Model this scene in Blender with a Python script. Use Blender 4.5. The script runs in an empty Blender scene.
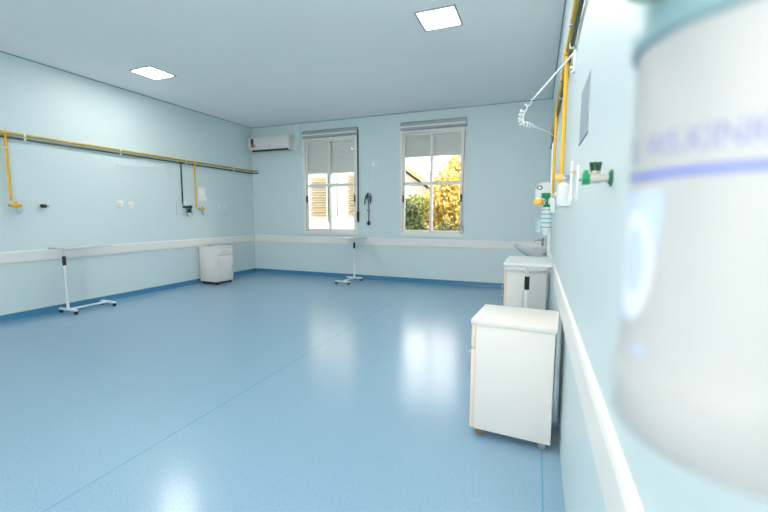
import bpy, bmesh, math, random
from mathutils import Vector, Matrix
PI = math.pi
sc = bpy.context.scene
COL = sc.collection

# ------------------------------------------------------------------ materials
def new_mat(name):
    m = bpy.data.materials.new(name); m.use_nodes = True
    nt = m.node_tree
    return m, nt, nt.nodes['Principled BSDF']

def mat(name, col, rough=.5, metal=0., spec=.5, trans=0., var=.04, scale=6., bump=0., bscale=200., coat=0., alpha=1., ior=1.45):
    """Principled with a faint noise variation of its own colour."""
    m, nt, b = new_mat(name)
    N, L = nt.nodes, nt.links
    tc = N.new('ShaderNodeTexCoord'); nz = N.new('ShaderNodeTexNoise')
    nz.inputs['Scale'].default_value = scale; nz.inputs['Detail'].default_value = 4
    L.new(tc.outputs['Object'], nz.inputs['Vector'])
    mix = N.new('ShaderNodeMix'); mix.data_type = 'RGBA'
    a = [max(0, c*(1-var)) for c in col]; z = [min(1, c*(1+var)) for c in col]
    mix.inputs[6].default_value = (*a, 1); mix.inputs[7].default_value = (*z, 1)
    L.new(nz.outputs['Fac'], mix.inputs[0]); L.new(mix.outputs[2], b.inputs['Base Color'])
    b.inputs['Roughness'].default_value = rough; b.inputs['Metallic'].default_value = metal
    b.inputs['Specular IOR Level'].default_value = spec
    b.inputs['Transmission Weight'].default_value = trans
    b.inputs['Coat Weight'].default_value = coat
    b.inputs['Alpha'].default_value = alpha
    b.inputs['IOR'].default_value = ior
    if bump:
        n2 = N.new('ShaderNodeTexNoise'); n2.inputs['Scale'].default_value = bscale
        n2.inputs['Detail'].default_value = 3
        L.new(tc.outputs['Object'], n2.inputs['Vector'])
        bp = N.new('ShaderNodeBump'); bp.inputs['Strength'].default_value = bump; bp.inputs['Distance'].default_value = .002
        L.new(n2.outputs['Fac'], bp.inputs['Height']); L.new(bp.outputs['Normal'], b.inputs['Normal'])
    return m

def emit(name, col, s):
    m, nt, b = new_mat(name)
    b.inputs['Emission Color'].default_value = (*col, 1); b.inputs['Emission Strength'].default_value = s
    b.inputs['Base Color'].default_value = (.9, .9, .9, 1)
    return m

def floor_mat():
    m, nt, b = new_mat('speckled blue vinyl'); N, L = nt.nodes, nt.links
    geo = N.new('ShaderNodeNewGeometry')
    n1 = N.new('ShaderNodeTexNoise'); n1.inputs['Scale'].default_value = 160; n1.inputs['Detail'].default_value = 2
    n2 = N.new('ShaderNodeTexNoise'); n2.inputs['Scale'].default_value = .8; n2.inputs['Detail'].default_value = 3
    for n in (n1, n2): L.new(geo.outputs['Position'], n.inputs['Vector'])
    r1 = N.new('ShaderNodeValToRGB'); r1.color_ramp.elements[0].position = .38; r1.color_ramp.elements[1].position = .62
    r1.color_ramp.elements[0].color = (*FLOOR_A, 1); r1.color_ramp.elements[1].color = (*FLOOR_B, 1)
    L.new(n1.outputs['Fac'], r1.inputs[0])
    # weld seams between the vinyl sheets: lines along y at two x positions
    sx = N.new('ShaderNodeSeparateXYZ'); L.new(geo.outputs['Position'], sx.inputs[0])
    fac = None
    for x0 in (-2.0, .078):
        s = N.new('ShaderNodeMath'); s.operation = 'SUBTRACT'; s.inputs[1].default_value = x0; L.new(sx.outputs[0], s.inputs[0])
        a = N.new('ShaderNodeMath'); a.operation = 'ABSOLUTE'; L.new(s.outputs[0], a.inputs[0])
        c = N.new('ShaderNodeMath'); c.operation = 'LESS_THAN'; c.inputs[1].default_value = .0035; L.new(a.outputs[0], c.inputs[0])
        if fac is None: fac = c.outputs[0]
        else:
            ad = N.new('ShaderNodeMath'); ad.operation = 'ADD'; L.new(fac, ad.inputs[0]); L.new(c.outputs[0], ad.inputs[1]); fac = ad.outputs[0]
    mx = N.new('ShaderNodeMix'); mx.data_type = 'RGBA'; L.new(fac, mx.inputs[0]); L.new(r1.outputs[0], mx.inputs[6])
    mx.inputs[7].default_value = (.11, .33, .47, 1)
    L.new(mx.outputs[2], b.inputs['Base Color'])
    mr = N.new('ShaderNodeMapRange'); mr.inputs[3].default_value = .18; mr.inputs[4].default_value = .26
    L.new(n2.outputs['Fac'], mr.inputs[0]); L.new(mr.outputs[0], b.inputs['Roughness'])
    b.inputs['Specular IOR Level'].default_value = .5
    n3 = N.new('ShaderNodeTexNoise'); n3.inputs['Scale'].default_value = 5; L.new(geo.outputs['Position'], n3.inputs['Vector'])
    bp = N.new('ShaderNodeBump'); bp.inputs['Strength'].default_value = .03; bp.inputs['Distance'].default_value = .01
    L.new(n3.outputs['Fac'], bp.inputs['Height']); L.new(bp.outputs['Normal'], b.inputs['Normal'])
    return m

FLOOR_A = (.20, .355, .485); FLOOR_B = (.285, .43, .55)
M = {}
M['floor'] = floor_mat()
M['wall'] = mat('pale blue satin wall paint', (.62, .735, .755), .45, spec=.5, var=.012, scale=1.5, bump=.05, bscale=60)
M['ceiling'] = mat('matt ceiling paint', (.92, .925, .915), .85, var=.015, scale=1.2)
M['rail'] = mat('cream vinyl bumper', (.80, .80, .765), .4, var=.015)
M['base'] = mat('blue vinyl coving', (.06, .225, .40), .25, var=.05)
M['gap_shade'] = mat('painted gap shade', (.26, .36, .40), .7)
M['casing'] = mat('white painted casing', (.80, .82, .81), .45)
M['white'] = mat('white laminate', (.74, .725, .69), .38, var=.012)
M['peach'] = mat('peach edge banding', (.82, .66, .50), .5)
M['bluewhite'] = mat('white enamel steel', (.76, .80, .81), .35)
M['tabletop'] = mat('pale grey laminate', (.62, .67, .67), .45)
M['black'] = mat('black plastic', (.012, .014, .016), .4)
M['dark'] = mat('dark grey rubber', (.03, .035, .04), .55)
M['chrome'] = mat('brushed metal', (.6, .61, .62), .28, metal=1)
M['greymetal'] = mat('grey metal', (.36, .37, .36), .4, metal=.7)
M['brass'] = mat('brown castor wheel', (.25, .11, .03), .45)
M['alu'] = mat('silver aluminium frame', (.80, .80, .76), .4, metal=.05)
M['alubox'] = mat('grey aluminium shutter box', (.42, .45, .46), .42, metal=.3)
M['slat'] = mat('grey white shutter slats', (.50, .54, .54), .5)
def translucent(m, f):
    nt = m.node_tree; N, L = nt.nodes, nt.links; b = N['Principled BSDF']
    tl = N.new('ShaderNodeBsdfTranslucent'); mx = N.new('ShaderNodeMixShader'); mx.inputs[0].default_value = f
    if b.inputs['Base Color'].links: L.new(b.inputs['Base Color'].links[0].from_socket, tl.inputs['Color'])
    L.new(b.outputs[0], mx.inputs[1]); L.new(tl.outputs[0], mx.inputs[2]); L.new(mx.outputs[0], N['Material Output'].inputs['Surface'])
M['slat'] = mat('white PVC shutter slats', (.72, .75, .74), .5, var=.02); translucent(M['slat'], .32)
M['yellow'] = mat('yellow gas pipe paint', (.83, .47, .02), .35)
M['ochre'] = mat('dull yellow pipe paint', (.55, .34, .04), .4)
M['green'] = mat('dark green pipe paint', (.018, .06, .05), .4)
M['gknob'] = mat('green plastic', (.01, .27, .11), .35)
M['gdark'] = mat('deep green enamel', (.008, .16, .075), .4)
M['dgknob'] = mat('dark green plastic', (.006, .06, .03), .35)
M['yknob'] = mat('yellow plastic', (.86, .47, .03), .35)
M['bknob'] = mat('beige plastic', (.78, .50, .19), .4)
M['beigemetal'] = mat('beige grey cast metal', (.50, .48, .42), .4, metal=.2)
M['cup'] = mat('pale blue translucent cup', (.55, .74, .80), .3, trans=.3)
M['clearcup'] = mat('milky clear plastic', (.82, .87, .88), .3, trans=.25)
M['cyan'] = mat('cyan print', (.06, .50, .58), .5)
M['plate'] = mat('ivory socket plate', (.76, .72, .50), .45)
M['plateb'] = mat('white plate', (.82, .84, .83), .4)
M['sheet'] = mat('grey blue acrylic sheet', (.33, .39, .45), .6, spec=.25)
M['glare_sheet'] = mat('acrylic with painted glare', (.93, .94, .95), .15, coat=.5)  # acrylic sheet, reflected window light painted in as white
M['jar'] = mat('milky jar plastic', (.58, .60, .595), .38, trans=.22, var=.01)
M['jarbase'] = mat('milky jar base', (.60, .61, .605), .45, trans=.2, var=.01)
M['lid'] = mat('teal translucent lid', (.27, .45, .50), .35, trans=.2)
M['ink'] = mat('blue ink', (.16, .21, .62), .6)
M['lightink'] = mat('violet blue ink', (.30, .32, .62), .6)
M['paleink'] = mat('pale blue ink', (.50, .61, .76), .6)
M['whiteink'] = mat('white ink', (.68, .72, .76), .6)
M['ceramic'] = mat('white ceramic', (.80, .82, .82), .2, coat=.3)
M['sticker'] = mat('dark sticker', (.05, .04, .05), .5)
M['red'] = mat('red sticker', (.45, .05, .06), .5)
M['thread'] = mat('white nylon cord', (.86, .88, .88), .5)
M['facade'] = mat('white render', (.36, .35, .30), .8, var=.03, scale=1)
M['louvre'] = mat('weathered tan louvres', (.12, .09, .045), .7, var=.25, scale=3)
M['greenlouvre'] = mat('pale green frame', (.19, .235, .19), .7)
M['roof'] = mat('sun bleached roof tiles', (.26, .20, .11), .8, var=.2, scale=4)
M['earth'] = mat('dry pale ground', (.22, .2, .15), .9, var=.2, scale=2)
M['leafd'] = mat('dark green leaves', (.042, .062, .016), .6, var=.5, scale=2.5)
M['leafg'] = mat('green leaves', (.13, .15, .03), .6, var=.5, scale=2.5)
M['leafy'] = mat('yellow leaves', (.42, .30, .065), .6, var=.4, scale=2.5)
M['bark'] = mat('bark', (.16, .11, .07), .9, var=.3)
M['diff'] = emit('lit lamp diffuser', (1, .94, .88), 38.)
M['lampframe'] = mat('grey lamp frame', (.50, .50, .50), .6)
def glass():
    m, nt, b = new_mat('window glass'); N, L = nt.nodes, nt.links
    out = N['Material Output']; tr = N.new('ShaderNodeBsdfTransparent'); gl = N.new('ShaderNodeBsdfGlossy')
    gl.inputs['Roughness'].default_value = .02
    fr = N.new('ShaderNodeFresnel'); fr.inputs['IOR'].default_value = 1.2
    mx = N.new('ShaderNodeMixShader'); L.new(fr.outputs[0], mx.inputs[0]); L.new(tr.outputs[0], mx.inputs[1]); L.new(gl.outputs[0], mx.inputs[2])
    L.new(mx.outputs[0], out.inputs['Surface']); return m
M['glass'] = glass()

# ------------------------------------------------------------------ mesh helpers
class MB:
    def __init__(s): s.bm = bmesh.new()
    def box(s, x0, x1, y0, y1, z0, z1, bev=0., seg=2):
        x0, x1 = sorted((x0, x1)); y0, y1 = sorted((y0, y1)); z0, z1 = sorted((z0, z1))
        t = bmesh.new(); bmesh.ops.create_cube(t, size=1)
        for v in t.verts: v.co = Vector(((x0+x1)/2+v.co.x*(x1-x0), (y0+y1)/2+v.co.y*(y1-y0), (z0+z1)/2+v.co.z*(z1-z0)))
        if bev: bmesh.ops.bevel(t, geom=list(t.edges), offset=bev, segments=seg, profile=.5, affect='EDGES')
        return s._add(t)
    def _add(s, t):
        me = bpy.data.meshes.new('tmp'); t.to_mesh(me); t.free(); s.bm.from_mesh(me); bpy.data.meshes.remove(me); return s
    def cyl(s, a, b, r, r2=None, n=20):
        a, b = Vector(a), Vector(b); d = b-a
        t = bmesh.new(); bmesh.ops.create_cone(t, cap_ends=True, segments=n, radius1=r, radius2=r if r2 is None else r2, depth=d.length)
        q = Vector((0, 0, 1)).rotation_difference(d.normalized())
        for v in t.verts: v.co = q @ v.co + (a+b)/2
        return s._add(t)
    def ball(s, c, r, sx=1, sy=1, sz=1):
        t = bmesh.new(); bmesh.ops.create_uvsphere(t, u_segments=20, v_segments=12, radius=r)
        for v in t.verts: v.co = Vector((c[0]+v.co.x*sx, c[1]+v.co.y*sy, c[2]+v.co.z*sz))
        return s._add(t)
    def tube(s, pts, r, n=10):
        pts = [Vector(p) for p in pts]; t = bmesh.new(); rings = []; ref = None
        for i, p in enumerate(pts):
            d = (pts[min(i+1, len(pts)-1)]-pts[max(i-1, 0)]).normalized()
            if ref is None:
                ref = d.cross(Vector((0, 0, 1)));
                if ref.length < .01: ref = d.cross(Vector((1, 0, 0)))
            ref = (ref - d*ref.dot(d)).normalized(); o = d.cross(ref)
            rings.append([t.verts.new(p + r*(math.cos(2*PI*k/n)*ref + math.sin(2*PI*k/n)*o)) for k in range(n)])
        for a, b in zip(rings, rings[1:]):
            for k in range(n): t.faces.new((a[k], a[(k+1) % n], b[(k+1) % n], b[k]))
        t.faces.new(rings[0][::-1]); t.faces.new(rings[-1])
        return s._add(t)
    def lathe(s, prof, c=(0, 0, 0), n=40, sy=1., caps=True):
        t = bmesh.new(); rings = []
        for r, z in prof:
            rings.append([t.verts.new((c[0]+r*math.cos(2*PI*k/n), c[1]+r*sy*math.sin(2*PI*k/n), c[2]+z)) for k in range(n)])
        for a, b in zip(rings, rings[1:]):
            for k in range(n): t.faces.new((a[k], a[(k+1) % n], b[(k+1) % n], b[k]))
        if caps: t.faces.new(rings[0][::-1]); t.faces.new(rings[-1])
        bmesh.ops.recalc_face_normals(t, faces=t.faces)
        return s._add(t)
    def prism(s, poly, axis, a0, a1, bev=0.):
        """extrude a 2-D polygon along axis (0 x: poly in y,z; 1 y: poly in x,z; 2 z: poly in x,y)"""
        t = bmesh.new()
        def P(u, v, a): return ((a, u, v), (u, a, v), (u, v, a))[axis]
        A = [t.verts.new(P(u, v, a0)) for u, v in poly]; B = [t.verts.new(P(u, v, a1)) for u, v in poly]
        n = len(poly); t.faces.new(A); t.faces.new(B[::-1])
        for k in range(n): t.faces.new((A[k], B[k], B[(k+1) % n], A[(k+1) % n]))
        bmesh.ops.recalc_face_normals(t, faces=t.faces)
        if bev: bmesh.ops.bevel(t, geom=list(t.edges), offset=bev, segments=2, profile=.5, affect='EDGES')
        return s._add(t)
    def build(s, name, m, parent=None, smooth=True, origin=None):
        me = bpy.data.meshes.new(name)
        if origin is not None:
            for v in s.bm.verts: v.co -= Vector(origin)
        s.bm.to_mesh(me); s.bm.free()
        me.materials.append(M[m] if isinstance(m, str) else m)
        o = bpy.data.objects.new(name, me); COL.objects.link(o)
        if origin is not None: o.location = origin
        if smooth:
            for p in me.polygons: p.use_smooth = True
            try: me.set_sharp_from_angle(angle=math.radians(35))
            except Exception: pass
        if parent is not None:
            o.parent = parent
            # parts are modelled in world space when the parent stands elsewhere
            if parent.get('world_parts'):
                o.matrix_parent_inverse = Matrix.Translation(-Vector(root_loc(parent)))
        return o

def root_loc(o):
    v = Vector(o.location)
    while o.parent is not None:
        o = o.parent; v = v  # top-level objects only carry an offset
    return v
def tag(o, label, cat, group=None, kind=None):
    o['label'] = label; o['category'] = cat
    if group: o['group'] = group
    if kind: o['kind'] = kind
    return o
def empty(name, loc=(0, 0, 0)):
    o = bpy.data.objects.new(name, None); COL.objects.link(o); o.location = loc; o.empty_display_size = .05
    return o
def thing(name, label, cat, loc, group=None):
    """Empty at the thing's base; its parts are written in local coordinates."""
    return tag(empty(name, loc), label, cat, group)
def struct(o, label=None):
    o['kind'] = 'structure'
    if label: o['label'] = label
    return o
def copy_tree(o, parent=None):
    c = o.copy(); COL.objects.link(c)
    if parent is not None: c.parent = parent
    for ch in list(o.children): copy_tree(ch, c)
    return c
def local(bm_builder, off):  # kept simple: local coordinates everywhere
    return bm_builder

# ------------------------------------------------------------------ room dimensions
XL, XR, YB, H = -6.09, .172, 7.31, 3.28
YF = -2.2
WT = .14
W1 = (-4.74, -3.44, .932, 3.075); W2 = (-2.53, -1.255, .935, 3.075)

struct(MB().box(XL-.12, XR+.12, YF-.12, YB+WT, -.1, 0).build('floor', 'floor', smooth=False))
struct(MB().box(XL-.12, XR+.12, YF-.12, YB+WT, H, H+.12).build('ceiling', 'ceiling', smooth=False))
struct(MB().box(XL-.12, XL, YF, YB+WT, 0, H).build('wall_left', 'wall', smooth=False))
struct(MB().box(XR, XR+.12, YF, YB+WT, 0, H).build('wall_right', 'wall', smooth=False))
FX0, FX1, FZ0, FZ1 = -3.2, -.15, .9, 3.0      # unseen window added behind the viewpoint to brighten the room
wf = MB().box(XL-.12, FX0, YF-.12, YF, 0, H).box(FX1, XR+.12, YF-.12, YF, 0, H).box(FX0, FX1, YF-.12, YF, 0, FZ0).box(FX0, FX1, YF-.12, YF, FZ1, H)
struct(wf.build('wall_front', 'wall', smooth=False))
wn = MB()
for k in range(7):
    xx = FX0+(FX1-FX0)*k/6; wn.box(xx-.03, xx+.03, YF-.09, YF-.03, FZ0, FZ1)
wn.box(FX0, FX1, YF-.09, YF-.03, FZ0, FZ0+.06).box(FX0, FX1, YF-.09, YF-.03, FZ1-.06, FZ1)
w3 = struct(wn.build('added_window', 'alu', smooth=False))
MB().box(FX0, FX1, YF-.065, YF-.06, FZ0, FZ1).build('pane', 'glass', w3, smooth=False)
wb = MB()
xs = [XL, W1[0], W1[1], W2[0], W2[1], XR]
wb.box(xs[0], xs[1], YB, YB+WT, 0, H).box(xs[2], xs[3], YB, YB+WT, 0, H).box(xs[4], xs[5], YB, YB+WT, 0, H)
for W in (W1, W2):
    wb.box(W[0], W[1], YB, YB+WT, 0, W[2]).box(W[0], W[1], YB, YB+WT, W[3], H)
struct(wb.build('wall_back', 'wall', smooth=False))
# coved vinyl baseboards
cove = [(0, 0), (.028, 0), (.014, .012), (.009, .03), (.008, .084), (0, .087)]
struct(MB().prism([(XL+u, v) for u, v in cove], 1, YF, YB).build('baseboard_left', 'base', smooth=False))
struct(MB().prism([(YB-u, v) for u, v in cove], 0, XL, XR).build('baseboard_back', 'base', smooth=False))
# wall bumper rails
RZ0, RZ1 = .713, .866
prof = [(0, RZ0), (.014, RZ0+.004), (.019, RZ0+.02), (.019, RZ1-.02), (.014, RZ1-.004), (0, RZ1)]
struct(MB().prism([(XL+u, v) for u, v in prof], 1, YF, YB).build('trim_1', 'rail', smooth=False), 'cream bumper rail along the long wall with pipes')
struct(MB().prism([(YB-u, v) for u, v in prof], 0, XL, XR).build('trim_2', 'rail', smooth=False), 'cream bumper rail under the windows')
struct(MB().prism([(XR-u, v) for u, v in prof], 1, YF, YB).build('trim_3', 'rail', smooth=False), 'cream bumper rail along the wall beside the camera')
# dark strips holding the gap's shade in their colour, where ceiling meets walls
g = MB().box(XL, XL+.012, YF, YB, H-.012, H).box(XL, XR, YB-.012, YB, H-.012, H).box(XR-.012, XR, YF, YB, H-.012, H)
struct(g.build('trim_4', 'gap_shade', smooth=False), 'thin dark strip painted as shade in the wall and ceiling gap')
struct(MB().box(.138, XR, 5.28, 5.36, 0, 2.2, .004).build('trim_5', 'casing'), 'white vertical casing on the wall beside the sink')

# ------------------------------------------------------------------ windows
def window(name, W, strap_mat, strap_bottom, shut_z, mid_z, strap_bow):
    x0, x1, z0, z1 = W
    zb = z1-.135                      # underside of the shutter box
    r = struct(empty(name, ((x0+x1)/2, YB, z0)))
    ox, oy, oz = r.location
    def B(mb, nm, m, par=None, **k):
        for v in mb.bm.verts: v.co -= Vector((ox, oy, oz))
        return mb.build(nm, m, par or r, **k)
    # fixed frame
    f = MB(); fw = .05
    f.box(x0, x0+fw, YB-.012, YB+.09, z0, zb, .003).box(x1-fw, x1, YB-.012, YB+.09, z0, zb, .003)
    f.box(x0+fw, x1-fw, YB-.01, YB+.09, z0, z0+.045, .003).box(x0+fw, x1-fw, YB-.01, YB+.09, zb-.05, zb, .003)
    f.box(x0-.01, x1+.01, YB-.03, YB, z0-.02, z0, .003)
    B(f, 'window_frame', 'alu')
    xm = (x0+x1)/2 - .008
    for a, b, dy in ((x0+fw, xm+.028, .045), (xm-.028, x1-fw, .012)):
        s = MB(); sw = .042
        s.box(a, a+sw, YB+dy, YB+dy+.03, z0+.045, zb-.05, .002).box(b-sw, b, YB+dy, YB+dy+.03, z0+.045, zb-.05, .002)
        s.box(a+sw, b-sw, YB+dy, YB+dy+.03, z0+.045, z0+.10, .002).box(a+sw, b-sw, YB+dy, YB+dy+.03, zb-.085, zb-.05, .002)
        s.box(a+sw, b-sw, YB+dy, YB+dy+.03, mid_z-.032, mid_z+.032, .002)
        so = B(s, 'sash', 'alu')
        B(MB().box(a+sw-.005, b-sw+.005, YB+dy+.013, YB+dy+.017, z0+.095, zb-.08), 'pane', 'glass', so, smooth=False)
        latch_x = a+.018 if dy > .03 else b-.018
        zc = 1.665 if name == 'window_1' else 1.645
        B(MB().box(latch_x-.014, latch_x+.014, YB+dy-.03, YB+dy, zc-.07, zc+.07, .006).box(latch_x-.006, latch_x+.006, YB+dy-.045, YB+dy-.03, zc-.03, zc+.03, .003), 'latch', 'black', so)
    # roller shutter box with lip
    bx = MB().prism([(YB-.07, zb+.03), (YB-.06, zb+.012), (YB, zb), (YB+.1, zb), (YB+.1, z1), (YB-.05, z1), (YB-.07, z1-.02)], 0, x0+.03, x1+.012)
    bo = B(bx, 'shutter_box', 'alubox', smooth=False)
    B(MB().box(x0+.028, x1+.014, YB-.055, YB, z1-.004, z1+.016, .003), 'box_lid', 'greymetal', bo)
    B(MB().box(x0+.031, x1+.011, YB-.076, YB-.068, zb+.045, zb+.07, .003), 'box_lip', 'alu', bo)
    # lowered slats
    sh = MB(); n = 15; top = zb-.02; hh = (top-shut_z)/n
    for k in range(n):
        c = top-(k+.5)*hh
        sh.box(x0+.045, x1-.045, YB+.095, YB+.107, c-hh*.36, c+hh*.36, .004, 1)
    sh.box(x0+.045, x1-.045, YB+.106, YB+.110, shut_z, top)
    B(sh, 'roller_shutter', 'slat')
    # pull strap at the right
    xs_ = x1+.012 if strap_bow < 0 else x1-.01
    if strap_bow < 0:
        st = MB().box(xs_-.014, xs_+.014, YB-.018, YB-.010, strap_bottom, z1-.03, .002)
        st.box(xs_-.02, xs_+.02, YB-.04, YB, strap_bottom-.02, strap_bottom+.2, .006)
    else:
        st = MB()
        pts = [(xs_-.008*math.sin(t*PI)-.03*t, YB-.028-.01*math.sin(t*PI), (z1-.2)+(strap_bottom+.05-(z1-.2))*t) for t in [k/16 for k in range(17)]]
        st.tube(pts, .011, 8)
        pts = [(xs_-.035+.03*math.cos(a), YB-.03, strap_bottom+.03+.09*math.sin(a)+.05) for a in [PI*.6+k/14*1.7*PI for k in range(15)]]
        st.tube(pts, .008, 8)
    B(st, 'pull_strap', strap_mat)
    return r
window('window_1', W1, 'black', 1.2, 2.205, 1.955, -1)
window('window_2', W2, 'greymetal', 1.0, 2.445, 1.935, 1)

# ------------------------------------------------------------------ ceiling lights
def ceiling_light(label, x, y, group):
    t = thing('ceiling_light', label, 'ceiling light', (x, y, H), group)
    a, w = .178, .026
    f = MB()
    f.box(-a-w, -a, -a-w, a+w, -.012, 0, .003).box(a, a+w, -a-w, a+w, -.012, 0, .003).box(-a, a, -a-w, -a, -.012, 0, .003).box(-a, a, a, a+w, -.012, 0, .003)
    f.build('frame', 'lampframe', t)
    MB().box(-a, a, -a, a, -.008, -.001).build('diffuser', 'diff', t, smooth=False)
    return t
LG = 'square recessed ceiling lights'
ceiling_light('square lit ceiling light nearer the pipe wall, above the air conditioner end', -5.03, 4.06, LG)
ceiling_light('square lit ceiling light in line with the sunlit garden window', -.985, 4.02, LG)
for x in (-.985,):  # two fixtures out of view, added to lift the room's brightness
    for y in (2.1, .2):
        ceiling_light('unseen square ceiling light added near the viewpoint to brighten the room', x, y, LG)

# ------------------------------------------------------------------ air conditioner
AX0, AX1 = -6.0, -4.93
t = thing('air_conditioner', 'white wall-mounted split air conditioner high in the far corner beside the window', 'air conditioner', ((AX0+AX1)/2, YB, 2.715))
w = (AX1-AX0)/2
pr = [(0, 0), (-.15, 0), (-.215, .06), (-.235, .12), (-.232, .27), (-.20, .312), (0, .315)]
MB().prism(pr, 0, -w, w, .006).build('body', 'white', t)
MB().prism([(-.06, -.006), (-.157, -.006), (-.186, .02), (-.184, .03), (-.150, .004)], 0, -w+.06, w-.06).build('air_outlet', 'black', t)
fl = MB().prism([(-.10, -.016), (-.165, -.012), (-.165, -.007), (-.10, -.009)], 0, -w+.08, w-.08).build('louvre', 'bluewhite', t)
MB().box(-w+.085, -w+.155, -.2375, -.2335, .13, .265).build('sticker', 'sticker', t)
MB().box(-w+.085, -w+.2, -.2373, -.2334, .085, .125).build('warning_label', 'red', t)
MB().box(w-.52, w-.46, -.2385, -.2335, .1, .115).build('badge', 'greymetal', t)
t = thing('conduit_pipe', 'pale painted refrigerant pipe bending down the wall beside the air conditioner', 'pipe', (-4.99, YB, 2.74))
MB().tube([(0.02, -.03, .52), (.03, -.03, .2), (.06, -.03, .08), (.16, -.03, .06), (.2, -.03, .1), (.2, -.03, .5)], .016).build('pipe', 'wall', t)
MB().box(-.07, .12, -.05, 0, .0, .045, .01).build('duct', 'rail', t)
t = thing('power_cable', 'thin pale cable with plug on the wall at the air conditioner side', 'cable', (-4.96, YB, 2.66))
MB().tube([(0, -.03, .02), (.04, -.02, -.06), (.13, -.015, -.07), (.2, -.015, .03), (.19, -.015, .3)], .006).build('cord', 'casing', t)
MB().box(.10, .17, -.03, 0, -.09, -.04, .008).build('plug', 'casing', t)

# ------------------------------------------------------------------ gas pipes
def gas_pipe(label, loc, y0, y1, z, xo, m, drops, md, rad=.014, turn=0):
    """loc: point on the wall; local x points along xo's sign away from the wall."""
    t = thing('gas_pipe', label, 'pipe', loc)
    pts = [(xo, y0, z), (xo, (y0+y1)/2, z), (xo, y1, z)]
    if turn: pts = [(xo, y0, z), (xo, (y0+y1)/2, z), (xo, y1-.05, z)] + [(xo+.05*(1-math.cos(a)), y1-.05+.05*math.sin(a), z) for a in (.3, .6, .9, 1.2, 1.57)] + [(xo+.05+turn, y1, z)]
    MB().tube(pts, rad).build('pipe_run', m, t)
    for k, (y, zb) in enumerate(drops):
        MB().tube([(xo, y, z), (xo, y, z-.04), (xo, y, (z+zb)/2), (xo, y, zb)], rad*.95).cyl((xo, y, zb), (xo, y, zb-.03), rad*.8).build('drop_pipe', md, t)
        MB().cyl((xo, y-.04, z), (xo, y+.04, z), rad*1.35).build('tee_fitting', md, t)
    for k in range(5):
        y = y0+(y1-y0)*(k+.5)/5
        MB().box(min(0, xo)*.96, max(0, xo), y-.012, y+.012, z-.004, z+.004).box(xo-rad*1.25, xo+rad*1.25, y-.012, y+.012, z-rad*1.25, z+rad*1.25, .004).build('pipe_clamp', 'alu' if md != 'yellow' else 'greymetal', t)
    return t
gas_pipe('yellow gas pipe with two drops running high along the long wall left of the windows', (XL, 0, 0), 1.2, 7.28, 2.315, .035, 'ochre', [(2.83, 1.52), (5.65, 1.49)], 'yknob', .015, .1)
gas_pipe('dark green gas pipe with one drop, directly under the yellow pipe on the long wall', (XL, 0, 0), 1.2, 7.28, 2.262, .033, 'green', [(5.345, 1.53)], 'green', .013, .1)
gas_pipe('yellow gas pipe with two drops running above the bedside wall near the viewpoint', (XR, 0, 0), 1.0, 5.6, 2.335, -.034, 'yellow', [(2.80, 1.53), (4.22, 1.53)], 'yellow', .014)
gas_pipe('black-green gas pipe below the yellow one on the bedside wall near the viewpoint', (XR, 0, 0), 1.0, 6.2, 2.285, -.022, 'green', [(3.05, 1.5)], 'green', .011)

# ------------------------------------------------------------------ outlets on the long left wall (local +x away from the wall)
def regulator(label, y, z, m, cup=True):
    t = thing('gas_regulator', label, 'regulator', (XL, y, z))
    MB().cyl((0, 0, 0), (.015, 0, 0), .028).build('wall_flange', 'plateb', t)
    MB().cyl((.015, 0, 0), (.05, 0, 0), .011).build('stem', 'chrome', t)
    MB().cyl((.052, -.055, 0), (.052, .055, 0), .019).cyl((.052, -.02, 0), (.052, .02, 0), .027, n=6).build('valve_body', m, t)
    MB().cyl((.052, 0, .02), (.052, 0, .05), .013).build('knob', m, t)
    MB().cyl((.052, -.055, 0), (.052, -.075, 0), .013).build('port', 'greymetal', t)
    if cup:
        MB().lathe([(.012, -.02), (.026, -.032), (.029, -.09), (.022, -.105), (.008, -.11)], (.052, .025, 0)).build('cup', 'cup', t)
    return t
regulator('yellow gas regulator with pale blue cup below the drop pipe by the overbed table', 2.865, 1.435, 'yknob')
regulator('yellow gas regulator with small blue cup beside the wall notice and green flowmeter', 5.775, 1.437, 'yknob')
t = thing('gas_flowmeter', 'dark green flowmeter with clear cup below the green drop pipe', 'flowmeter', (XL, 5.43, 1.44))
MB().cyl((0, 0, .02), (.05, 0, .02), .016).cyl((.06, -.1, .03), (.06, .05, .03), .022).cyl((.06, .04, .03), (.06, .07, .03), .032, n=8).build('valve_body', 'dgknob', t)
MB().cyl((.06, .03, -.005), (.06, .03, -.03), .04, n=8).cyl((.06, .03, -.03), (.06, .03, -.075), .026, .05).build('knob', 'dgknob', t)
MB().lathe([(.015, -.07), (.035, -.08), (.035, -.135), (.025, -.145)], (.06, .02, 0)).build('cup', 'clearcup', t)
MB().cyl((.06, -.07, .05), (.06, -.07, .14), .018).build('flow_tube', 'clearcup', t)
MB().box(0, .012, -.2, .16, -.12, .12, .01).build('back_plate', 'wall', t)
t = thing('wall_valve', 'small grey and black capped outlet alone on the wall above the tall overbed table', 'valve', (XL, 3.18, 1.435))
MB().cyl((0, 0, 0), (.012, 0, 0), .026).cyl((.012, 0, 0), (.04, 0, 0), .014).build('outlet_body', 'greymetal', t)
MB().cyl((.035, -.04, 0), (.035, .01, 0), .024, n=12).build('cap', 'dark', t)
MB().cyl((.035, .01, 0), (.035, .04, 0), .014).build('port', 'greymetal', t)
def socket(label, y, z, r, group):
    t = thing('wall_socket', label, 'socket', (XL, y, z), group)
    MB().box(0, .01, -r, r, -r*1.1, r*1.1, .006).build('cover_plate', 'plateb', t)
    MB().cyl((.008, 0, 0), (.016, 0, 0), r*.45, n=6).build('outlet_face', 'plate', t)
    return t
SG = 'ivory wall sockets'
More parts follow.
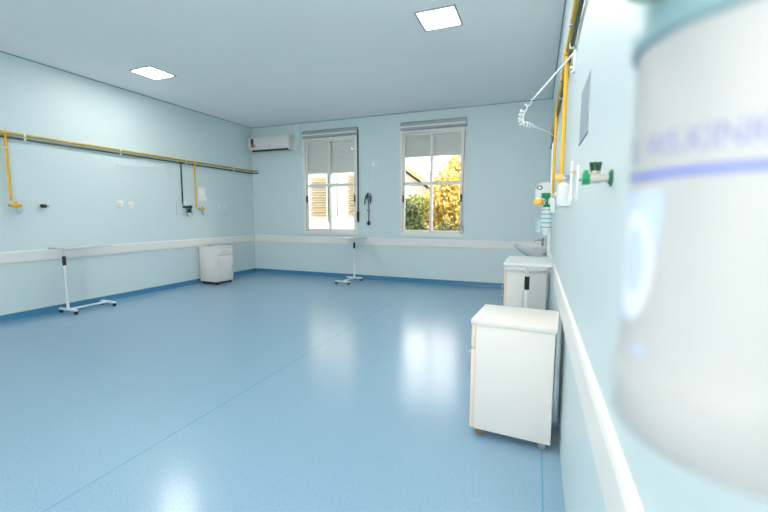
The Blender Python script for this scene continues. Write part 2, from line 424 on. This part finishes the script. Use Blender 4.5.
socket('ivory wall socket, first of the pair above the bumper rail beside the tall overbed table', 4.205, 1.49, .05, SG)
socket('slightly smaller ivory wall socket, second of the pair between overbed table and green flowmeter', 4.37, 1.485, .042, SG)
socket('ivory wall socket nearer the wall notice, above the corner bedside cabinet', 6.25, 1.497, .042, SG)
socket('ivory wall socket nearest the far corner, above the corner bedside cabinet', 6.39, 1.488, .042, SG)
t = thing('notice_holder', 'acrylic notice holder painted white as window glare, on the wall beside the yellow drop pipe', 'notice', (XL, 5.83, 1.60))
MB().box(0, .008, -.1, .1, .085, .25, .002).build('sheet', 'glare_sheet', t)
MB().box(0, .012, -.1, .1, .0, .06, .003).build('pocket', 'glare_sheet', t)
MB().box(0, .004, -.105, .105, -.005, .255, .002).build('backing', 'clearcup', t)
def curtain_arm(label, y0, z0, y1, z1, drop):
    t = thing('curtain_arm', label, 'curtain rod', (XL, y0, z0))
    MB().box(0, .03, -.008, .008, -.012, .012, .003).build('bracket', 'plateb', t)
    MB().tube([(.03, 0, 0), (.05, (y1-y0)*.3, (z1-z0)*.3), (.06, y1-y0, z1-z0)], .0035, 6).build('rod', 'plateb', t)
    MB().tube([(.06, y1-y0, z1-z0), (.06, y1-y0+.01, z1-z0-drop*.5), (.07, y1-y0+.03, z1-z0-drop)], .005, 6).build('hook', 'plateb', t)
curtain_arm('thin white drip rod with hook under the pipes near the first yellow drop', 2.5, 2.10, 3.17, 2.165, .14)
curtain_arm('thin white drip rod with hook under the pipes before the green drop', 4.2, 2.09, 5.04, 2.145, .18)

# ------------------------------------------------------------------ bedside cabinets (front faces local -x)
def cabinet(label, x, y, flip, group, rz=0., foot='brass'):
    t = thing('bedside_cabinet', label, 'bedside cabinet', (x, y, 0), group)
    D, Wd, z0, z1 = .445, .41, .052, .688          # depth along x, width along y
    MB().box(-D/2+.02, D/2, -Wd/2, Wd/2, z0, z1, .002).build('body', 'white', t)
    MB().box(-D/2-.008, D/2+.008, -Wd/2-.012, Wd/2+.012, z1+.002, z1+.032, .003).build('top', 'white', t)
    fx0, fx1 = -D/2-.002, -D/2+.018
    dz = .545
    dr = MB().box(fx0, fx1, -Wd/2+.003, Wd/2-.003, dz+.004, z1-.004, .002).build('drawer', 'peach' if not flip else 'white', t)
    MB().box(fx0-.004, fx1-.004, -Wd/2+.006, Wd/2-.006, dz+.008, z1-.008, .001).build('drawer_face', 'white', dr)
    MB().tube([(fx0, -.06, (dz+z1)/2+.02), (fx0-.025, -.06, (dz+z1)/2+.02), (fx0-.025, .06, (dz+z1)/2+.02), (fx0, .06, (dz+z1)/2+.02)], .005, 8).build('handle', 'chrome', dr)
    do = MB().box(fx0, fx1, -Wd/2+.003, Wd/2-.003, z0+.002, dz-.004, .002).build('door', 'peach' if not flip else 'white', t)
    MB().box(fx0-.004, fx1-.004, -Wd/2+.006, Wd/2-.006, z0+.006, dz-.008, .001).build('door_face', 'white', do)
    hy = Wd/2-.05 if flip else -Wd/2+.06
    MB().tube([(fx0, hy, dz-.04), (fx0-.026, hy, dz-.04), (fx0-.026, hy, dz-.17), (fx0, hy, dz-.17)], .005, 8).build('handle', 'chrome', do)
    if foot == 'black': MB().box(-D/2+.03, D/2-.02, -Wd/2+.02, Wd/2-.02, .028, z0).build('base', 'black', t)  # black plinth also carries the shade under the cabinet in its colour
    for sx in (-1, 1):
        for sy in (-1, 1):
            cx, cy = sx*(D/2-.045), sy*(Wd/2-.045)
            m = foot if sx < 0 else ('greymetal' if foot == 'brass' else foot)
            ca = MB().cyl((cx, cy, .035), (cx, cy, .064), .012).box(cx-.013, cx+.013, cy-.016, cy+.016, .03, .05, .003).build('caster', m, t)
            MB().cyl((cx, cy-.011, .02), (cx, cy+.011, .02), .02).build('wheel', m, ca)
    t.rotation_euler = (0, 0, (PI if flip else 0)+rz)
    return t
CG = 'white bedside cabinets'
cabinet('white bedside cabinet on castors nearest the viewpoint, plain side towards the camera', -.088, 2.446, False, CG, math.radians(-4))
cabinet('white bedside cabinet half hidden behind the nearest one, overbed table column before it', -.094, 4.86, False, CG, 0, 'black')
cabinet('white bedside cabinet with drawer and door against the pipe wall in the far corner', -5.79, 5.82, True, CG, math.radians(-6), 'black')

# ------------------------------------------------------------------ overbed tables: column at local origin, top reaches towards local +y
def overbed(label, x, y, rz, group, top_x=0., reach=.52, hw=.19):
    t = thing('overbed_table', label, 'overbed table', (x, y, 0), group)
    MB().box(-hw+top_x, hw+top_x, -.09, reach, .872, .896, .005).build('tabletop', 'tabletop', t)
    MB().box(-.05, .05, -.03, .3, .855, .868, .002).build('top_bracket', 'bluewhite', t)
    col = MB().cyl((0, 0, .06), (0, 0, .72), .0165).cyl((0, 0, .7), (0, 0, .86), .0125).build('column', 'bluewhite', t)
    MB().cyl((0, 0, .655), (0, 0, .775), .021).build('grip', 'black', col)
    MB().box(-.17, .17, -.02, .02, .045, .072, .005).build('base_leg', 'bluewhite', t)
    MB().box(-.15, .15, .50, .54, .045, .072, .005).build('base_leg', 'bluewhite', t)
    MB().box(-.016, .016, .02, .50, .05, .07, .004).build('base_bar', 'bluewhite', t)
    for cx, cy in ((-.155, 0), (.155, 0), (-.135, .52), (.135, .52)):
        ca = MB().cyl((cx, cy, .03), (cx, cy, .047), .01).box(cx-.018, cx+.018, cy-.014, cy+.014, .028, .042, .004).build('caster', 'black', t)
        MB().cyl((cx-.012, cy, .022), (cx+.012, cy, .022), .022).build('wheel', 'black', ca)
    t.rotation_euler = (0, 0, rz)
    return t
OG = 'overbed tables on castors'
overbed('white overbed table on castors standing along the long pipe wall', -5.80, 3.21, 0, OG, .015, .52, .175)
overbed('white overbed table on castors standing below the shaded window by the hanging gauge', -3.42, 7.08, PI, OG, -.04, .56)
overbed('white overbed table seen end-on in front of the second bedside cabinet', -.058, 3.70, 0, OG, 0., .64, .205)

# ------------------------------------------------------------------ hanging blood pressure gauge and its plate
t = thing('blood_pressure_gauge', 'black blood pressure gauge with coiled tube hanging on the wall between the windows', 'blood pressure gauge', (-3.18, YB, 1.7))
MB().tube([(.0, -.015, .74), (.005, -.014, .4), (0, -.016, .1)], .004, 6).build('cord', 'plateb', t)
co = MB()
co.tube([(-.09, -.04, -.16), (-.07, -.05, -.02), (-.02, -.06, .06), (.03, -.05, -.01), (.05, -.04, -.1), (.03, -.04, -.14)], .011)
co.tube([(-.04, -.06, -.05), (0, -.06, .07), (.05, -.05, .05), (.06, -.05, -.04), (.03, -.05, -.1)], .010)
co.tube([(-.02, -.05, .06), (0, -.05, -.1), (.01, -.045, -.25), (.0, -.04, -.42), (.005, -.04, -.50)], .009)
co.build('tube', 'dark', t)
MB().ball((.0, -.045, -.54), .036, 1, .9, 1.15).cyl((0, -.045, -.49), (0, -.045, -.51), .018).build('bulb', 'black', t)
MB().cyl((-.01, -.01, -.28), (-.01, -.055, -.28), .028).build('gauge_dial', 'greymetal', t)
t = thing('wall_socket', 'ivory wall plate above the hanging blood pressure gauge', 'socket', (-3.06, YB, 2.35), SG)
MB().box(-.06, .06, -.01, 0, -.05, .05, .005).build('cover_plate', 'plateb', t)
MB().box(.0, .04, -.016, -.008, -.03, .03, .003).build('outlet_face', 'plate', t)

# ------------------------------------------------------------------ right wall, nearest first
def txt_mesh(s, size):
    cu = bpy.data.curves.new('t', 'FONT'); cu.body = s; cu.size = size; cu.resolution_u = 3
    o = bpy.data.objects.new('t', cu); COL.objects.link(o)
    dg = bpy.context.evaluated_depsgraph_get(); me = bpy.data.meshes.new_from_object(o.evaluated_get(dg))
    bm = bmesh.new(); bm.from_mesh(me); bpy.data.objects.remove(o); bpy.data.curves.remove(cu); bpy.data.meshes.remove(me)
    return bm
JC = Vector((.0957, .231)); JR = .052; JZ = 1.208
t = thing('suction_jar', 'large milky suction jar with blue print hung on the wall right beside the viewpoint', 'suction jar', (JC.x, JC.y, JZ))
jar = MB().lathe([(.03, .0), (.048, .003), (.0530, .010), (.0540, .03), (.0530, .04), (.0521, .05), (JR, .056), (JR, .188), (.0525, .19)], n=96).build('jar', 'jar', t)
MB().lathe([(.03, .0325), (.049, .034), (.0543, .0350), (.0542, .0365), (.049, .037), (.03, .037)], n=96).build('base_ring', 'jarbase', jar)
MB().lathe([(.0525, .189), (.0545, .191), (.0545, .204), (.053, .208), (.053, .222), (.048, .232), (.03, .236)], n=96).build('lid', 'lid', t)
def bend(bm, a0, z0, r):
    """wrap flat (x along, y up) geometry on the jar; a0 in degrees at x=0"""
    for v in bm.verts:
        a = math.radians(a0)+v.co.x/r
        v.co = Vector((r*math.cos(a), r*math.sin(a), z0-JZ+v.co.y))
    return bm
def decal(nm, bm, a0, z0, m, dr, cuts=0):
    mb = MB(); mb.bm.free(); mb.bm = bend(bm, a0, z0, JR+dr)
    return mb.build(nm, m, jar, smooth=False)
def poly_bm(pts):
    """thin polygon fan strip, columns so that it can wrap"""
    bm = bmesh.new(); n = len(pts)
    lo = [bm.verts.new((x, a, 0)) for x, a, b in pts]; hi = [bm.verts.new((x, b, 0)) for x, a, b in pts]
    for k in range(n-1): bm.faces.new((lo[k], lo[k+1], hi[k+1], hi[k]))
    return bm
decal('max_line', poly_bm([(JR*math.radians(k*2), -.0016, .0016) for k in range(60)]), -180, 1.3385, 'ink', .0004)
bm = txt_mesh('IE. WS.KINK', .0140)
for v in bm.verts: v.co.x *= .84
bmesh.ops.subdivide_edges(bm, edges=bm.edges[:], cuts=1)
decal('lettering', bm, -178, 1.3465, 'lightink', .0004)
def R_(d): return JR*math.radians(d)
sh = []
for k in range(31):
    u = k/30                       # 0 at the hidden left edge, 1 at the top right corner
    x = R_(-18+u*46)
    sh.append((x, -.066*math.sqrt(max(0, 1-(max(0, u-.25)/.78)**2.2)), 0))
decal('emblem', poly_bm(sh), -176, 1.3315, 'paleink', .0003)
def ell(rx, ry):
    return poly_bm([(-rx*math.cos(PI*k/24), -ry*math.sin(PI*k/24)-1e-6, ry*math.sin(PI*k/24)+1e-6) for k in range(25)])
decal('emblem_ring', ell(.0155, .027), -168, 1.296, 'whiteink', .0005)
decal('emblem_core', ell(.0085, .016), -166, 1.299, 'paleink', .0007)
decal('small_print', poly_bm([(R_(k*2), -.003, .003) for k in range(7)]), -164, 1.256, 'paleink', .0004)
MB().cyl((-.0555, -.027, .206), (-.0555, -.027, .250), .008, n=10).cyl((-.0555, -.027, .222), (-.040, -.020, .222), .006).build('valve_knob', 'gknob', t)
MB().box(-.01, XR-JC.x, -.012, .012, .206, .222, .004).build('wall_bracket', 'plateb', t)

t = thing('wall_valve', 'green and beige gas valve sticking out of the wall beside the large suction jar', 'valve', (XR, 1.13, 1.415))
MB().cyl((0, 0, 0), (-.004, 0, 0), .021).cyl((-.004, 0, 0), (-.008, 0, 0), .015).build('wall_flange', 'gdark', t)
MB().cyl((-.008, 0, 0), (-.027, 0, 0), .0100).build('stem', 'beigemetal', t)
MB().cyl((-.027, 0, 0), (-.050, 0, 0), .0128).cyl((-.038, 0, .012), (-.038, 0, .02), .011).build('valve_body', 'beigemetal', t)
kn = MB().cyl((-.038, 0, .018), (-.038, 0, .032), .012, .0135, 12)
for k in range(6):
    a = 2*PI*k/6+.3; kn.cyl((-.038+.0105*math.cos(a), .0105*math.sin(a), .028), (-.038+.0115*math.cos(a), .0115*math.sin(a), .040), .0040, n=8)
kn.build('knob', 'dgknob', t)
MB().cyl((-.050, 0, -.002), (-.067, 0, -.002), .0155, n=6).box(-.065, -.053, -.008, .008, .008, .021, .003).build('nut', 'gknob', t)
MB().cyl((-.067, 0, -.002), (-.075, 0, -.002), .005).build('nozzle', 'greymetal', t)

t = thing('sign_holder', 'grey-blue acrylic sign holder on the bedside wall above the green valve', 'sign', (XR, 1.885, 1.66))
MB().box(-.003, 0, -.16, .16, -.01, .215).build('sheet', 'sheet', t)
MB().box(-.005, 0, -.16, .16, -.018, -.010, .001).build('holder_lip', 'sheet', t)

t = thing('oxygen_flowmeter', 'white oxygen flowmeter with upright tube between the green valve and yellow knob', 'flowmeter', (XR, 2.02, 1.46))
MB().box(-.008, 0, -.025, .025, -.07, .09, .003).build('back_plate', 'plateb', t)
MB().cyl((-.028, 0, -.05), (-.028, 0, .11), .0075).build('flow_tube', 'clearcup', t)
MB().cyl((-.028, 0, -.07), (-.028, 0, -.05), .011).build('tube_cap', 'plateb', t)
MB().cyl((-.012, 0, .06), (-.034, 0, .06), .008).build('knob', 'bknob', t)

t = thing('vacuum_regulator', 'white bottle with beige yellow knob on the wall below the nearest yellow drop pipe', 'regulator', (XR, 2.42, 1.53))
MB().cyl((0, 0, 0), (-.03, 0, 0), .014).build('stem', 'greymetal', t)
MB().cyl((-.03, 0, 0), (-.045, 0, 0), .018).build('valve_body', 'chrome', t)
MB().cyl((-.045, 0, .002), (-.078, 0, .002), .020).ball((-.078, 0, .002), .02, .5).build('knob', 'bknob', t)
MB().lathe([(.012, -.02), (.03, -.035), (.036, -.05), (.036, -.13), (.03, -.155), (.01, -.16)], (-.036, -.0, 0)).build('bottle', 'clearcup', t)
MB().box(-.008, 0, -.05, .05, -.16, .02, .004).build('back_plate', 'plateb', t)

# white hose arm with coiled cord
t = thing('curtain_arm', 'white drip arm with coiled cord sticking out of the wall by the yellow pipe', 'curtain rod', (XR, 2.56, 2.185))
MB().box(-.014, 0, -.022, .022, -.05, .07, .004).build('bracket', 'plateb', t)
MB().cyl((-.014, 0, -.02), (-.03, 0, -.02), .008).cyl((-.012, 0, -.045), (-.026, 0, -.045), .007).build('peg', 'plateb', t)
P0 = Vector((-.012, 0, .06)); P1 = Vector((-.042-XR, .28, -.085))
MB().tube([P0, P0.lerp(P1, .5), P1], .0055, 8).build('rod', 'thread', t)
path = [P1, Vector((-.118-XR, .386, -.135)), Vector((-.133-XR, .45, -.173)), Vector((-.128-XR, .49, -.205)), Vector((-.085-XR, .51, -.21)), Vector((-.037-XR, .523, -.227))]
def sample(path, u):
    f = u*(len(path)-1); k = min(int(f), len(path)-2); return path[k].lerp(path[k+1], f-k)
pts = []
for k in range(221):
    u = k/220; p = sample(path, u); a = 2*PI*11*u
    d = (sample(path, min(1, u+.02))-sample(path, max(0, u-.02))).normalized()
    e1 = d.cross(Vector((0, 1, .2))).normalized(); e2 = d.cross(e1)
    rr = .017*min(1, u*8, (1-u)*6+.15)
    pts.append(p+rr*(math.cos(a)*e1+math.sin(a)*e2))
MB().tube(pts, .0034, 6).build('coiled_cord', 'thread', t)
MB().tube([path[-1], path[-1]+Vector((.08, .1, -.02)), path[-1]+Vector((.18, .28, -.05))], .0022, 6).build('cord_end', 'thread', t)

# far suction bottle with orange and green knobs
t = thing('oxygen_humidifier', 'clear humidifier bottle with cyan scale, orange and green knobs beyond the yellow pipes', 'humidifier bottle', (.085, 4.12, 1.13))
bt = MB().lathe([(.02, .0), (.028, .003), (.030, .03), (.044, .05), (.048, .07), (.048, .255), (.04, .27), (.02, .275)], n=32).build('bottle', 'clearcup', t)
for k in range(5):
    z = .075+k*.042
    MB().lathe([(.0482, z), (.0490, z+.001), (.0490, z+.008), (.0482, z+.009)], n=32, caps=False).build('scale_mark', 'cyan', bt)
MB().cyl((0, 0, .27), (0, 0, .30), .03).cyl((0, 0, .30), (0, 0, .37), .014).build('lid', 'gknob', t)
MB().cyl((-.05, 0, .385), (.03, 0, .385), .026, n=10).cyl((.0, 0, .37), (0, 0, .35), .02).build('green_knob', 'gknob', t)
MB().cyl((-.075, -.02, .30), (-.075, -.02, .345), .048, .04).build('orange_cap', 'yknob', t)
MB().cyl((-.075, -.02, .345), (-.075, -.02, .375), .036, .026).build('cap_collar', 'plate', t)
MB().cyl((-.06, -.02, .33), (0, 0, .335), .012).cyl((.02, 0, .39), (XR-.085, 0, .39), .013).build('stem', 'chrome', t)
MB().lathe([(.02, .02), (.035, .03), (.035, .13), (.03, .15)], (-.06, .06, 0)).build('side_cup', 'cup', t)
MB().cyl((XR-.085-.02, 0, .39), (XR-.085, 0, .39), .03).build('wall_flange', 'plateb', t)
MB().lathe([(.01, .22), (.022, .23), (.024, .34), (.012, .36)], (.055, -.05, 0)).build('flow_tube', 'clearcup', t)

# dispenser, sink
t = thing('towel_dispenser', 'white rounded soap dispenser with dark oval mark on the wall above the sink', 'dispenser', (XR, 5.9, 1.47))
MB().prism([(0, 0), (-.17, 0), (-.20, .03), (-.205, .2), (-.18, .28), (-.13, .31), (0, .31)], 1, -.07, .07, .012).build('body', 'plateb', t)
MB().ball((-.15, -.071, .235), .04, 1.0, .08, .75).build('level_window', 'dark', t)
MB().ball((-.15, -.073, .235), .024, 1.0, .1, .75).build('level_label', 'plateb', t)
MB().box(-.12, -.06, -.03, .03, -.03, 0, .006).build('spout', 'chrome', t)
t = thing('wash_basin', 'white wall-hung wash basin with metal tap behind the second bedside cabinet', 'sink', (XR, 5.95, .70))
bs = MB(); bm = bs.bm
n = 40
def ring(k, rx, ry, z, cx):
    out = []
    for i in range(n):
        a = 2*PI*i/n; out.append(bm.verts.new((min(0, cx+rx*math.cos(a)), ry*math.sin(a), z)))
    return out
rings = [ring(0, .06, .06, .0, -.12), ring(1, .12, .12, .03, -.14), ring(2, .19, .19, .10, -.19), ring(3, .235, .235, .17, -.215), ring(4, .245, .245, .195, -.215),
         ring(5, .225, .225, .2, -.215), ring(6, .19, .19, .17, -.22), ring(7, .10, .10, .10, -.2)]
for a, b in zip(rings, rings[1:]):
    for i in range(n): bm.faces.new((a[i], a[(i+1) % n], b[(i+1) % n], b[i]))
bm.faces.new(rings[0][::-1]); bm.faces.new(rings[-1])
bs.build('basin', 'ceramic', t)
MB().cyl((-.08, 0, .19), (-.08, 0, .27), .016).tube([(-.08, 0, .265), (-.12, 0, .275), (-.17, 0, .27), (-.185, 0, .25)], .011).build('tap', 'greymetal', t)
MB().ball((-.08, 0, .285), .022).build('tap_knob', 'greymetal', t)
MB().cyl((-.1, 0, -.12), (-.1, 0, .01), .02).cyl((-.1, 0, -.11), (0, 0, -.11), .018).build('drain_pipe', 'greymetal', t)
MB().ball((-.05, -.225, .10), .02).cyl((-.05, -.225, .1), (0, -.225, .1), .01).build('stop_valve', 'greymetal', t)

# ------------------------------------------------------------------ outside
struct(MB().box(-30, 20, YB+WT+.01, 60, -.5, -.35).build('ground', 'earth', smooth=False))
fb = thing('building', 'white rendered building with tan louvred windows seen through the shaded window', 'building', (-8., 11.0, -.35))
def FB(x0, x1, y0, y1, z0, z1): return MB().box(x0+8, x1+8, y0-11, y1-11, z0+.35, z1+.35)
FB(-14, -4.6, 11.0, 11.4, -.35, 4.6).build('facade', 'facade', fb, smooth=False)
for a, b, zlo, zhi in ((-6.80, -6.24, 1.3, 2.62), (-5.47, -4.9, 1.35, 2.62)):
    wf = MB().box(a+8-.05, b+8+.05, -.05, 0, zlo+.35-.05, zhi+.35+.05).build('louvred_window', 'facade', fb, smooth=False)
    lv = MB(); k = 0; z = zlo+.35
    while z < zhi+.35-.05:
        lv.prism([(-.13, z), (-.05, z+.09), (-.05, z+.12), (-.14, z+.02)], 0, a+8, b+8); z += .16
    lv.build('louvres', 'louvre', wf, smooth=False)
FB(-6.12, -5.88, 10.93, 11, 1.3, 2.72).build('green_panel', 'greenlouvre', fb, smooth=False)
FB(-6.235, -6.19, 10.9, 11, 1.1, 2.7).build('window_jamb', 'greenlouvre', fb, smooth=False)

hs = thing('house', 'sunlit house with sloping tiled roof beyond the garden shrubs', 'house', (-7.4, 16.0, -.35))
MB().prism([(-4.2, 0), (3.7, 0), (3.7, 2.3), (0, 5.0), (-4.2, 2.2)], 1, .3, 6).build('wall', 'facade', hs, smooth=False)
MB().prism([(4.3, 2.25), (0, 5.3), (-4.6, 2.2), (-4.6, 2.02), (0, 5.08), (4.3, 2.05)], 1, 0, 6.3).build('roof', 'roof', hs, smooth=False)

random.seed(7)
def plant(name, label, cat, x, y, stems, blobs, n, size, m, group):
    t = thing(name, label, cat, (x, y, -.35), group)
    st = MB()
    for (bx, by, bz, r) in blobs:
        st.tube([(0.05*random.uniform(-1, 1), .05*random.uniform(-1, 1), 0), (bx*.4, by*.4, bz*.5), (bx, by, bz)], stems, 6)
    st.build('stem', 'bark', t)
    lf = MB(); bm = lf.bm; tot = sum(r**2 for *_, r in blobs)
    for (bx, by, bz, r) in blobs:
        for _ in range(int(n*r*r/tot)):
            d = Vector((random.gauss(0, 1), random.gauss(0, 1), random.gauss(0, 1))).normalized()
            p = Vector((bx, by, bz)) + d*r*random.uniform(.35, 1.0)**.6
            a = Vector((random.gauss(0, 1), random.gauss(0, 1), random.gauss(0, 1))).normalized()
            b = a.orthogonal().normalized(); b = Matrix.Rotation(random.uniform(0, 6.28), 3, a) @ b
            L = size*random.uniform(.7, 1.4); w_ = L*.28
            c = a.cross(b)
            v = [bm.verts.new(p), bm.verts.new(p+b*L*.5+c*w_), bm.verts.new(p+b*L), bm.verts.new(p+b*L*.5-c*w_)]
            bm.faces.new(v)
    lf.build('foliage', m, t, smooth=False)
    return t
GG = 'garden shrubs outside the window'
plant('shrub', 'dark green bushy shrub low at the garden window, closest to the shaded window', 'shrub', -3.05, 9.7, .02, [(0, 0, 1.3, .42), (-.35, .1, 1.15, .4), (.3, 0, 1.0, .34), (-.1, .1, 1.72, .3), (.1, -.1, .9, .4)], 3400, .10, 'leafd', GG)
plant('shrub', 'small dark green shrub at the bottom middle of the garden window', 'shrub', -2.2, 10.0, .02, [(0, 0, 1.25, .26), (.15, 0, 1.05, .3), (-.2, .1, 1.05, .28)], 1300, .09, 'leafd', GG)
plant('tree', 'yellow-leaved garden tree filling the middle of the garden window', 'tree', -2.75, 12.0, .04, [(0, 0, 2.2, .6), (.4, .1, 1.6, .6), (-.35, .2, 1.7, .5), (.2, -.1, 2.6, .4), (.55, 0, 2.3, .4), (.1, 0, 1.1, .5)], 3600, .13, 'leafy', GG)
plant('tree', 'golden-leaved garden tree at the strap side of the garden window', 'tree', -1.75, 11.8, .04, [(0, 0, 1.7, .5), (.3, .1, 2.3, .45), (-.3, 0, 2.1, .4), (.2, 0, 1.2, .5)], 2600, .12, 'leafy', GG)
plant('shrub', 'mid green shrub behind the dark shrub at the garden window', 'shrub', -3.7, 11.2, .03, [(0, 0, 1.5, .5), (.3, .1, 1.9, .4), (-.3, 0, 1.9, .4)], 2200, .11, 'leafg', GG)
plant('tree', 'pale tall tree behind the golden trees, top just above the roof line', 'tree', -3.0, 14.4, .05, [(0, 0, 3.0, .6), (.3, 0, 3.5, .5), (-.3, 0, 2.5, .6), (.6, 0, 2.6, .7)], 1800, .16, 'leafy', GG)

# ------------------------------------------------------------------ light and camera
SKY_SUN, SKY_FAR = 5.6, 3.5
w = bpy.data.worlds.new('sky'); sc.world = w; w.use_nodes = True
nt = w.node_tree; bg = nt.nodes['Background']
# hazy white sky, brighter on the sun's side (behind the viewpoint)
tc = nt.nodes.new('ShaderNodeTexCoord'); sp = nt.nodes.new('ShaderNodeSeparateXYZ'); mr = nt.nodes.new('ShaderNodeMapRange')
nt.links.new(tc.outputs['Generated'], sp.inputs[0]); nt.links.new(sp.outputs[1], mr.inputs[0])
mr.interpolation_type = 'SMOOTHSTEP'
mr.inputs[1].default_value = -.9; mr.inputs[2].default_value = .5; mr.inputs[3].default_value = SKY_SUN; mr.inputs[4].default_value = SKY_FAR
nt.links.new(mr.outputs[0], bg.inputs['Strength']); bg.inputs['Color'].default_value = (1, .965, .91, 1)
sun = bpy.data.lights.new('sun', 'SUN'); sun.energy = 3.0; sun.angle = .01; sun.color = (1, .93, .8)
so = bpy.data.objects.new('sun', sun); COL.objects.link(so)
so.rotation_euler = Vector((-.35, .5, -.8)).to_track_quat('-Z', 'Y').to_euler()

yaw, pitch, roll, F = .3729, .1041, .0019, 388.23
cy, sy = math.cos(yaw), math.sin(yaw)
fwd = Vector((-sy*math.cos(pitch), cy*math.cos(pitch), -math.sin(pitch)))
right = Vector((cy, sy, 0)); up = right.cross(fwd)
r2 = math.cos(roll)*right+math.sin(roll)*up; u2 = -math.sin(roll)*right+math.cos(roll)*up
cam = bpy.data.cameras.new('camera'); co = bpy.data.objects.new('camera', cam); COL.objects.link(co)
cam.sensor_width = 36; cam.sensor_fit = 'HORIZONTAL'; cam.lens = F/768*36; cam.clip_start = .01
mw = Matrix((r2, u2, -fwd)).transposed().to_4x4(); mw.translation = Vector((0, 0, 1.32)); co.matrix_world = mw
cam.dof.use_dof = True; cam.dof.focus_distance = 3.2; cam.dof.aperture_fstop = 2.9
sc.camera = co
vs = sc.view_settings
sc.display_settings.display_device = 'sRGB'
vs.view_transform = 'Standard'; vs.look = 'None'; vs.gamma = 1; vs.use_curve_mapping = False; vs.exposure = 0.74
sc.cycles.use_denoising = True
sc.cycles.max_bounces = 10; sc.cycles.diffuse_bounces = 6
sc.cycles.sample_clamp_indirect = 8
